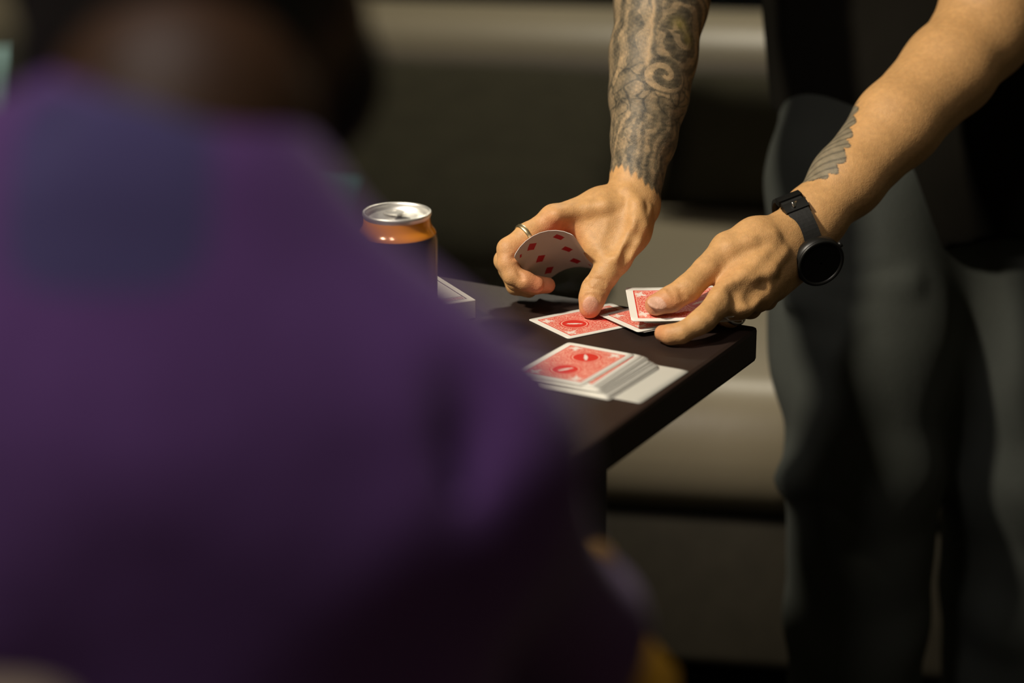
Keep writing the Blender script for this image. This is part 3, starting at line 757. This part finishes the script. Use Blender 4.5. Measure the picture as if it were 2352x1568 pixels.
    f.ell(NL - R3[2] * 0.0010, (0.0090, 0.0066, 0.0024), 0.0008, R=R3)
    V, F = f.mesh(); V = laplace(V, F, 3)
    col = np.tile(SK, (len(V), 1))
    def blob(p, r, c, a):
        m = np.exp(-((V - p) ** 2).sum(1) / r ** 2)[:, None] * a; col[:] = col * (1 - m) + np.array(c) * m
    RED = (0.66, 0.22, 0.12)
    blob(P(1500, 708, 2.058), 0.013, RED, 0.7); blob(P(1545, 705, 2.058), 0.013, RED, 0.35); blob(P(1518, 765, 2.036), 0.012, RED, 0.4); blob(P(1652, 650, 2.08), 0.02, (0.6, 0.3, 0.14), 0.3)
    rel = (V - NL) @ R3.T
    m = (sm(((rel / np.array([0.0088, 0.0064, 0.006])) ** 2).sum(1), 1.1, 0.8) * (rel[:, 2] > -0.003))[:, None]
    col[:] = col * (1 - m) + np.array([0.66, 0.39, 0.27]) * m
    # feathered wing tattoo along the upper side of the forearm
    ax0 = P(1868, 500, 2.15); ax1 = P(2180, 160, 2.25); L = np.linalg.norm(ax1 - ax0); ax = (ax1 - ax0) / L
    rel = V - ax0; h = rel @ ax * 1000; per = rel - (rel @ ax)[:, None] * ax
    side = -wd - ax * (-wd @ ax); side /= np.linalg.norm(side); e2 = np.cross(ax, side)
    if e2 @ FW > 0: e2 = -e2
    th = np.arctan2(per @ e2, per @ side)             # 0 on the upper rim, positive toward the camera side
    c_ = th * 32
    lim = np.interp(h, [14, 22, 34, 48, 62, 80, 100, 125], [6, 28, 36, 34, 29, 21, 13, 2]) + 6.0 * np.abs(np.sin(0.24 * (h + 0.35 * c_ + 3 * vnoise(V * 1000, 0.12, 6)))) - 3
    ins = sm(lim - c_, 0, 1.2) * sm(c_, -40, -30) * sm(h, 14, 16) * sm(h, 125, 118)
    fe = np.sin(h * 0.62 - c_ * 0.50 + 0.8 * vnoise(V * 1000, 0.15, 4))
    ink = 0.30 + 0.40 * sm(fe, 0.3, 0.9) + 0.55 * np.exp(-((lim - c_ - 0.9) / 1.0) ** 2) + 0.12 * vnoise(V * 1000, 0.5, 8)
    ink = np.clip(ink, 0, 1)
    tc_ = np.array([0.30, 0.25, 0.165]) * (1 - ink[:, None]) + np.array([0.045, 0.04, 0.03]) * ink[:, None]
    col[:] = col * (1 - ins[:, None]) + tc_ * ins[:, None]
    return V, F, col
def man_rest():
    f = Field([0.05, 2.15, 0.80], [0.85, 2.75, 1.78], 0.007)
    RS = np.array([0.245, 2.44, 1.33]); LS = np.array([0.585, 2.41, 1.26])
    f.chain([(P(1545, -225, 2.26), 0.043), (RS, 0.052)], 0.03); f.chain([(np.array([0.516, 2.322, 1.115]), 0.046), (LS, 0.052)], 0.03)
    f.chain([(RS, 0.05), ((RS + LS) / 2 + [0, 0.02, 0.02], 0.08), (LS, 0.05)], 0.05)
    nk = (RS + LS) / 2 + [0, 0.0, 0.06]; hd = nk + [-0.03, -0.08, 0.17]
    f.chain([(nk, 0.06), (hd + [0, 0.03, -0.08], 0.052)], 0.03)
    f.ell(hd, (0.075, 0.095, 0.105), 0.02); f.ell(hd + [0, -0.035, -0.07], (0.055, 0.06, 0.06), 0.03)
    f.cap(hd + [0, -0.09, 0.0], hd + [0, -0.112, -0.035], 0.009, 0.014, 0.01)
    for s_ in (-1, 1):
        f.ell(hd + [0.076 * s_, 0.01, -0.01], (0.010, 0.018, 0.03), 0.006); f.ell(hd + [0.032 * s_, -0.095, 0.005], (0.016, 0.012, 0.010), 0.008, sub=True)
    f.cap(hd + [-0.022, -0.093, -0.068], hd + [0.022, -0.093, -0.068], 0.004, 0.004, 0.004, sub=True)
    f.chain([((RS + LS) / 2 + [0, 0.03, -0.02], 0.08), (np.array([0.43, 2.49, 1.08]), 0.10)], 0.06)
    V, F = f.mesh(); return V, F, np.tile(SK, (len(V), 1)), hd
parts = [right_arm(), left_arm()]
mr = man_rest(); HD = mr[3]; parts.append(mr[:3])
off = 0; VV = []; FF = []; CC = []
for V, F, c in parts: VV.append(V); FF.append(F + off); CC.append(c); off += len(V)
part('body', np_mesh('body', np.concatenate(VV), np.concatenate(FF), True, np.concatenate(CC)), M['skin'], man)
# hair
f = Field(HD - 0.14, HD + 0.14, 0.006); f.ell(HD + [0, 0.012, 0.022], (0.082, 0.10, 0.10), 0.01); f.ell(HD + [0, -0.09, -0.06], (0.09, 0.075, 0.10), 0.02, sub=True)
V, F = f.mesh(); part('hair', np_mesh('hair', V, F), M['hair'], man)
# jeans
f = Field([0.15, 2.0, 0.0], [0.80, 2.70, 1.0], 0.006)
q = lambda px, py, d, r: (P(px, py, d), r / 1000)
f.chain([q(1985, 420, 2.46, 102), q(1985, 780, 2.455, 86), q(1985, 1060, 2.47, 79)], 0.05)
kn = P(1985, 1060, 2.47)
f.chain([(kn, 0.078), (np.array([kn[0] + 0.005, kn[1] + 0.03, 0.30]), 0.074), (np.array([kn[0] + 0.01, kn[1] + 0.06, 0.07]), 0.066)], 0.02)
f.chain([q(2270, 420, 2.50, 102), q(2330, 780, 2.53, 90), q(2335, 1060, 2.55, 84)], 0.05)
k2 = P(2335, 1060, 2.55); f.chain([(k2, 0.078), (np.array([k2[0] + 0.01, k2[1] + 0.03, 0.30]), 0.074), (np.array([k2[0] + 0.015, k2[1] + 0.06, 0.07]), 0.066)], 0.02)
f.ell((0.45, 2.48, 0.86), (0.178, 0.135, 0.15), 0.04)
# folds: behind the knee, at the crotch, and a pocket line
f.cap(P(1805, 1105, 2.45), P(1860, 1100, 2.415), 0.012, 0.006, 0.03)
for (a, b, c1, d1, r) in ((1850, 640, 2080, 620, 3.5), (1820, 660, 1980, 700, 3)):
    f.cap(P(a, b, 2.370), P(c1, d1, 2.358), r / 1000, r / 1000, 0.012, sub=True); f.cap(P(a, b + 26, 2.387), P(c1, d1 + 30, 2.372), 0.009, 0.009, 0.018)
V, F = f.mesh(); V = V + 0.0025 * vnoise(V, 60, 2)[:, None] * np.array([1, 1, 0.2]); V = laplace(V, F, 2)
jeans = part('jeans', np_mesh('jeans', V, F), M['jeans'], man)
# shoes
for kx in (kn, k2):
    f = Field([kx[0] - 0.08, kx[1] - 0.22, -0.0], [kx[0] + 0.10, kx[1] + 0.20, 0.14], 0.005)
    f.chain([((kx[0] + 0.01, kx[1] + 0.07, 0.045), 0.042), ((kx[0] + 0.005, kx[1] - 0.10, 0.036), 0.036)], 0.02); f.cap((kx[0] + 0.01, kx[1] + 0.06, 0.06), (kx[0] + 0.01, kx[1] + 0.06, 0.11), 0.042, 0.04, 0.02)
    f.v = np.maximum(f.v, (0.004 - (f.lo[2] + f.h * np.arange(f.n[2])))[None, None, :].astype(np.float32))
    V, F = f.mesh(); part('shoe', np_mesh('shoe', V, F), M['black'], man)
# t-shirt: torso shell hanging over the waistband, cut along a hem
f = Field([0.02, 2.12, 0.64], [0.85, 2.75, 1.46], 0.006)
RS = np.array([0.245, 2.44, 1.33]); LS = np.array([0.585, 2.41, 1.26])
f.ell((0.452, 2.50, 0.93), (0.192, 0.155, 0.22), 0.05); f.ell((0.430, 2.50, 1.15), (0.185, 0.140, 0.23), 0.06); f.ell((0.465, 2.455, 0.80), (0.185, 0.175, 0.20), 0.05)
f.chain([(RS, 0.07), ((RS + LS) / 2 + [0, 0, 0.01], 0.10), (LS, 0.07)], 0.05)
f.cap(RS, RS + (P(1545, -225, 2.26) - RS) * 0.6, 0.068, 0.066, 0.03); f.cap(LS, LS + (np.array([0.516, 2.322, 1.115]) - LS) * 0.75, 0.066, 0.064, 0.03)
g = np.meshgrid(*[f.lo[i] + f.h * np.arange(f.n[i]) for i in range(3)], indexing='ij')
hem = 0.720 + 0.105 * sm(g[0], 0.40, 0.265) + 0.008 * np.sin(g[0] * 40 + 1)
f.v = np.maximum(f.v, (hem - g[2]).astype(np.float32) * 0.9)
V, F = f.mesh(); V = V + 0.004 * vnoise(V, 35, 6)[:, None] * np.array([1, 1, 0.1]); V = laplace(V, F, 2)
part('t_shirt', np_mesh('t_shirt', V, F), M['shirt'], man)

# ------------------------------------------------------------------ rings and watch
def ring(name, c, axis, r, w_, t_, mat):
    z = Vector(axis).normalized(); Mx = Matrix.Translation(Vector(c)) @ z.to_track_quat('Z', 'Y').to_matrix().to_4x4()
    prof = [(r, -w_ / 2), (r + t_ * 0.7, -w_ / 2), (r + t_, -w_ / 4), (r + t_, w_ / 4), (r + t_ * 0.7, w_ / 2), (r, w_ / 2)]
    return link(name, lathe(name, prof, 48, Mx, closed=True), mat)
ra, rb = P(1238, 524, 2.117), P(1180, 563, 2.108)
tag(ring('finger_ring', P(1206, 543, 2.1115), rb - ra, 0.0103, 0.0046, 0.0018, M['gold']), 'pale gold band ring on the finger of the card-bending hand', 'ring')
ra, rb = P(1696, 704, 2.073), P(1678, 726, 2.082)
tag(ring('finger_ring', P(1684, 720, 2.0795), rb - ra, 0.0106, 0.0035, 0.0014, M['silver']), 'thin silver ring in shadow on the watch hand', 'ring')

wc = P(1836, 541, 2.140); axv = Vector(RT * 0.92 + UP * 0.36 + FW * 0.16).normalized()
wdv = Vector(RT * 0.36 - UP * 0.92); wdv = (wdv - axv * wdv.dot(axv)).normalized(); outv = axv.cross(wdv)
if outv.dot(Vector(FW)) > 0: outv = -outv                     # toward the camera
watch = empty('wristwatch', wc); tag(watch, 'black wristwatch with rubber strap and round case on the wrist', 'watch')
A_, B_2 = 0.0350, 0.0272
def ering(t, extra=0.0):
    return Vector(wc) + wdv * math.cos(t) * (A_ + extra) + outv * math.sin(t) * (B_2 + extra)
def strap_mesh(name, t0, t1, n, hw, th):
    bm = bmesh.new(); prev = None; first = None
    for i in range(n + 1):
        t = t0 + (t1 - t0) * i / n; a = ering(t); b = ering(t, th)
        hwi = hw
        r_ = [bm.verts.new(a - axv * hwi), bm.verts.new(a + axv * hwi), bm.verts.new(b + axv * (hwi * 0.93)), bm.verts.new(b - axv * (hwi * 0.93))]
        if prev:
            for k in range(4): bm.faces.new((prev[k], prev[(k + 1) % 4], r_[(k + 1) % 4], r_[k]))
        else: first = r_
        prev = r_
    bm.faces.new(first[::-1]); bm.faces.new(prev)
    return bm_mesh(bm, name, False)
tcase = math.radians(50)
part('strap', strap_mesh('strap', tcase + 0.25, tcase + 2 * math.pi - 0.25, 60, 0.0105, 0.0032), M['strap'], watch)
kp = part('strap_keeper', strap_mesh('strap_keeper', math.radians(148), math.radians(163), 5, 0.0120, 0.0050), M['black'], watch)
bk = part('buckle', strap_mesh('buckle', math.radians(124), math.radians(140), 5, 0.0118, 0.0046), M['black'], watch)
pin_c = ering(math.radians(133), 0.0050)
part('buckle_pin', rbox('buckle_pin', (0.0050, 0.0080, 0.0016), 0.0004, 1, Matrix.Translation(pin_c) @ axv.cross(outv).to_track_quat('X', 'Z').to_matrix().to_4x4()), M['steel'], bk)
nrm = (wdv * math.cos(tcase) / A_ + outv * math.sin(tcase) / B_2).normalized()
Wm = Matrix.Translation(ering(tcase, 0.001)) @ nrm.to_track_quat('Z', 'Y').to_matrix().to_4x4()
cs_ = part('watch_case', lathe('watch_case', [(0.001, -0.001), (0.0205, -0.001), (0.0222, 0.002), (0.0225, 0.007), (0.0215, 0.0095), (0.0200, 0.0105)], 56, Wm), M['black'], watch)
part('bezel', lathe('bezel', [(0.0200, 0.0102), (0.0218, 0.0100), (0.0222, 0.0112), (0.0212, 0.0124), (0.0190, 0.0120), (0.0186, 0.0108)], 56, Wm), M['black'], cs_)
part('dial_glass', lathe('dial_glass', [(0.0188, 0.0108), (0.012, 0.0113), (0.001, 0.0115)], 56, Wm), M['screen'], cs_)
cr = (Wm.to_3x3() @ Vector((1, 0, 0)))
part('crown', lathe('crown', [(0.001, 0), (0.0028, 0), (0.0030, 0.003), (0.001, 0.0034)], 20, Wm @ Matrix.Rotation(0.6, 4, 'Z') @ Matrix.Translation((0.022, 0, 0.005)) @ Matrix.Rotation(math.pi / 2, 4, 'Y')), M['black'], cs_)

# ================================================================== SEATED PERSON (out of focus, foreground)
sp = P(250, 1500, 0.95)
seated = empty('person', (sp[0], 0.95, 0)); tag(seated, 'person in purple sweater with short dark hair seated at the table', 'person')
q = lambda px, py, d, r: (P(px, py, d), r)
NB = P(420, 300, 1.0); HC = P(415, -140, 1.07)
RSh = P(990, 1062, 1.0); LSh = P(-420, 600, 1.06); EL = P(1275, 1460, 1.2); WR = P(1010, 1230, 1.5)
f = Field([-0.36, 0.70, 0.34], [0.16, 1.70, 1.48], 0.007)
f.chain([(P(380, 500, 0.99), 0.06), (NB, 0.052), (HC + [0, -0.01, -0.05], 0.055)], 0.02)
f.ell(HC, (0.070, 0.088, 0.105), 0.02); f.ell(HC + [0.035, 0.055, -0.055], (0.045, 0.05, 0.06), 0.03)
f.cap(HC + [0.03, 0.10, 0.0], HC + [0.037, 0.112, -0.03], 0.009, 0.013, 0.01); f.ell(HC + [0.068, -0.005, -0.01], (0.012, 0.02, 0.03), 0.006); f.ell(HC + [-0.07, 0.01, -0.01], (0.012, 0.02, 0.03), 0.006)
for s_ in (0.0, 0.06): f.ell(HC + [s_, 0.085, 0.01], (0.014, 0.012, 0.010), 0.008, sub=True)
f.chain([(EL, 0.04), (WR, 0.028), (WR + [-0.02, 0.07, -0.012], 0.024)], 0.01)
for i in range(4): f.chain([(WR + [-0.02 + 0.018 * (i - 1.5), 0.09, -0.010], 0.0095), (WR + [-0.035 + 0.020 * (i - 1.5), 0.135, -0.012], 0.009), (WR + [-0.045 + 0.020 * (i - 1.5), 0.165 - 0.006 * abs(i - 1.5), -0.022], 0.008)], 0.004)
f.chain([(WR + [-0.04, 0.04, -0.01], 0.012), (WR + [-0.075, 0.08, -0.014], 0.0095), (WR + [-0.085, 0.11, -0.018], 0.008)], 0.006)
f.chain([(P(360, 600, 1.0), 0.045), (P(300, 1100, 1.02), 0.07), (P(300, 1600, 1.04), 0.08), (P(300, 2400, 1.08), 0.10)], 0.03)
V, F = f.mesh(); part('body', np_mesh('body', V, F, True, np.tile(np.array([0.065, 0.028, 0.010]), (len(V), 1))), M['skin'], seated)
f = Field(HC - 0.16, HC + 0.16, 0.006)
f.ell(HC + [0, -0.008, 0.018], (0.079, 0.094, 0.10), 0.01); f.ell(HC + [0.0, -0.065, -0.04], (0.062, 0.035, 0.05), 0.02)
f.ell(HC + [0.045, 0.13, -0.03], (0.09, 0.10, 0.10), 0.02, sub=True)
V, F = f.mesh(); V = V + 0.002 * vnoise(V, 160, 3)[:, None]; part('hair', np_mesh('hair', V, F), M['hair'], seated)
# beard along the jaw
f = Field(HC - 0.16, HC + 0.16, 0.005); f.ell(HC + [0.040, 0.060, -0.075], (0.046, 0.050, 0.045), 0.02)
V, F = f.mesh(); part('beard', np_mesh('beard', V, F), M['hair'], seated)
# sweater
f = Field([-0.46, 0.66, 0.42], [0.18, 1.62, 1.36], 0.006)
f.chain([(P(330, 465, 0.99), 0.043), (RSh, 0.060)], 0.04); f.chain([(P(330, 440, 0.99), 0.046), (LSh, 0.060)], 0.04)
f.ell(P(330, 1150, 1.02), (0.135, 0.085, 0.125), 0.05); f.ell(P(290, 1600, 1.03), (0.155, 0.105, 0.20), 0.06); f.ell(P(290, 2100, 1.08), (0.165, 0.13, 0.16), 0.06)
f.chain([(P(360, 560, 1.0), 0.060), (P(300, 1000, 1.0), 0.085)], 0.05)
mid = P(1075, 1190, 1.09)
f.chain([(RSh, 0.060), (mid, 0.048), (EL, 0.042)], 0.03); f.chain([(EL, 0.042), (EL + (WR - EL) * 0.9, 0.036)], 0.02)
LE = LSh + [-0.06, 0.10, -0.25]; f.chain([(LSh, 0.06), (LE, 0.05), (LE + [0.12, 0.2, -0.02], 0.038)], 0.03)
# stand-up collar
for i in range(24):
    a = 2 * math.pi * i / 24; b = 2 * math.pi * (i + 1) / 24
    cp = lambda t: NB + np.array([0.050 * math.cos(t), 0.050 * math.sin(t), -0.010 - 0.016 * math.cos(t) - 0.004 * math.sin(t)])
    f.cap(cp(a), cp(b), 0.011, 0.011, 0.012)
f.cap(NB + [0, 0, -0.01], NB + [0.004, 0.004, 0.08], 0.043, 0.043, 0.006, sub=True)
# creases by the arm and across the shoulder
f.cap(P(1080, 900, 0.940), P(1020, 1180, 0.950), 0.006, 0.005, 0.025, sub=True); f.cap(P(60, 330, 0.93), P(130, 250, 0.95), 0.008, 0.006, 0.012, sub=True)
f.cap(P(560, 1000, 0.86), P(900, 1100, 0.90), 0.012, 0.010, 0.03, sub=True)
V, F = f.mesh(); V = V + 0.003 * vnoise(V, 45, 11)[:, None]; V = laplace(V, F, 3)
part('sweater', np_mesh('sweater', V, F), M['purple'], seated)
# trousers (below the frame)
f = Field([-0.42, 0.78, 0.0], [0.14, 1.60, 0.62], 0.009)
f.ell((sp[0], 0.98, 0.55), (0.17, 0.14, 0.10), 0.04)
for s_ in (-1, 1):
    h_ = np.array([sp[0] + 0.085 * s_, 1.0, 0.535]); kk = h_ + [0.03 * s_, 0.40, 0.0]; an = kk + [0.0, 0.05, -0.46]
    f.chain([(h_, 0.08), (kk, 0.065), (an, 0.05)], 0.03)
V, F = f.mesh(); part('trousers', np_mesh('trousers', V, F), M['shirt'], seated)
for s_ in (-1, 1):
    an = np.array([sp[0] + 0.115 * s_, 1.45, 0.05]); f = Field(an - [0.08, 0.12, 0.05], an + [0.08, 0.26, 0.09], 0.006)
    f.chain([(an, 0.042), (an + [0, 0.17, -0.012], 0.036)], 0.02); V, F = f.mesh(); part('shoe', np_mesh('shoe', V, F), M['black'], seated)

# ------------------------------------------------------------------ chair of the seated person
cx, cy = sp[0], 0.95
chair = empty('armchair', (cx, cy, 0)); tag(chair, 'chair with beige back pad and orange wooden arms under the seated person', 'chair')
part('seat', rbox('seat', (0.50, 0.48, 0.06), 0.02, 3, Matrix.Translation((cx, cy + 0.04, 0.415))), M['beige'], chair)
part('back_pad', rbox('back_pad', (0.33, 0.05, 0.34), 0.022, 4, Matrix.Translation((-0.312, 0.715, 0.865)) @ Matrix.Rotation(0.05, 4, 'Y')), M['beige'], chair)
for s_ in (-1, 1):
    for y in (-0.20, 0.27): part('leg', lathe('leg', [(0.001, 0), (0.014, 0), (0.02, 0.385), (0.001, 0.385)], 16, Matrix.Translation((cx + 0.22 * s_, cy + y, 0))), M['wood'], chair)
    part('back_post', tube('back_post', [(cx - 0.10 + 0.15 * s_, cy - 0.18, 0.40), (-0.312 + 0.13 * s_, 0.735, 0.60), (-0.312 + 0.12 * s_, 0.715, 0.80)], 0.014), M['wood'], chair)
k1 = P(1372, 1285, 1.40)
part('arm_rail', tube('arm_rail', [(cx + 0.17, cy - 0.20, k1[2] - 0.01), (cx + 0.235, cy + 0.05, k1[2] - 0.005), (k1[0] - 0.03, k1[1] - 0.12, k1[2]), (k1[0] - 0.008, k1[1] - 0.02, k1[2]), (k1[0], k1[1], k1[2])], [0.013, 0.014, 0.016, 0.018, 0.013]), M['wood'], chair)
part('arm_post', tube('arm_post', [(k1[0] - 0.012, k1[1] - 0.03, k1[2]), tuple(P(1500, 1545, 1.34)), (cx + 0.25, cy + 0.26, 0.42)], [0.012, 0.014, 0.016]), M['wood'], chair)
part('arm_rail', tube('arm_rail', [(cx - 0.25, cy - 0.20, k1[2] - 0.01), (cx - 0.29, cy + 0.05, k1[2] - 0.005), (cx - 0.29, cy + 0.25, k1[2])], [0.013, 0.014, 0.013]), M['wood'], chair)
part('arm_post', tube('arm_post', [(cx - 0.29, cy + 0.22, k1[2]), (cx - 0.25, cy + 0.26, 0.42)], [0.012, 0.016]), M['wood'], chair)
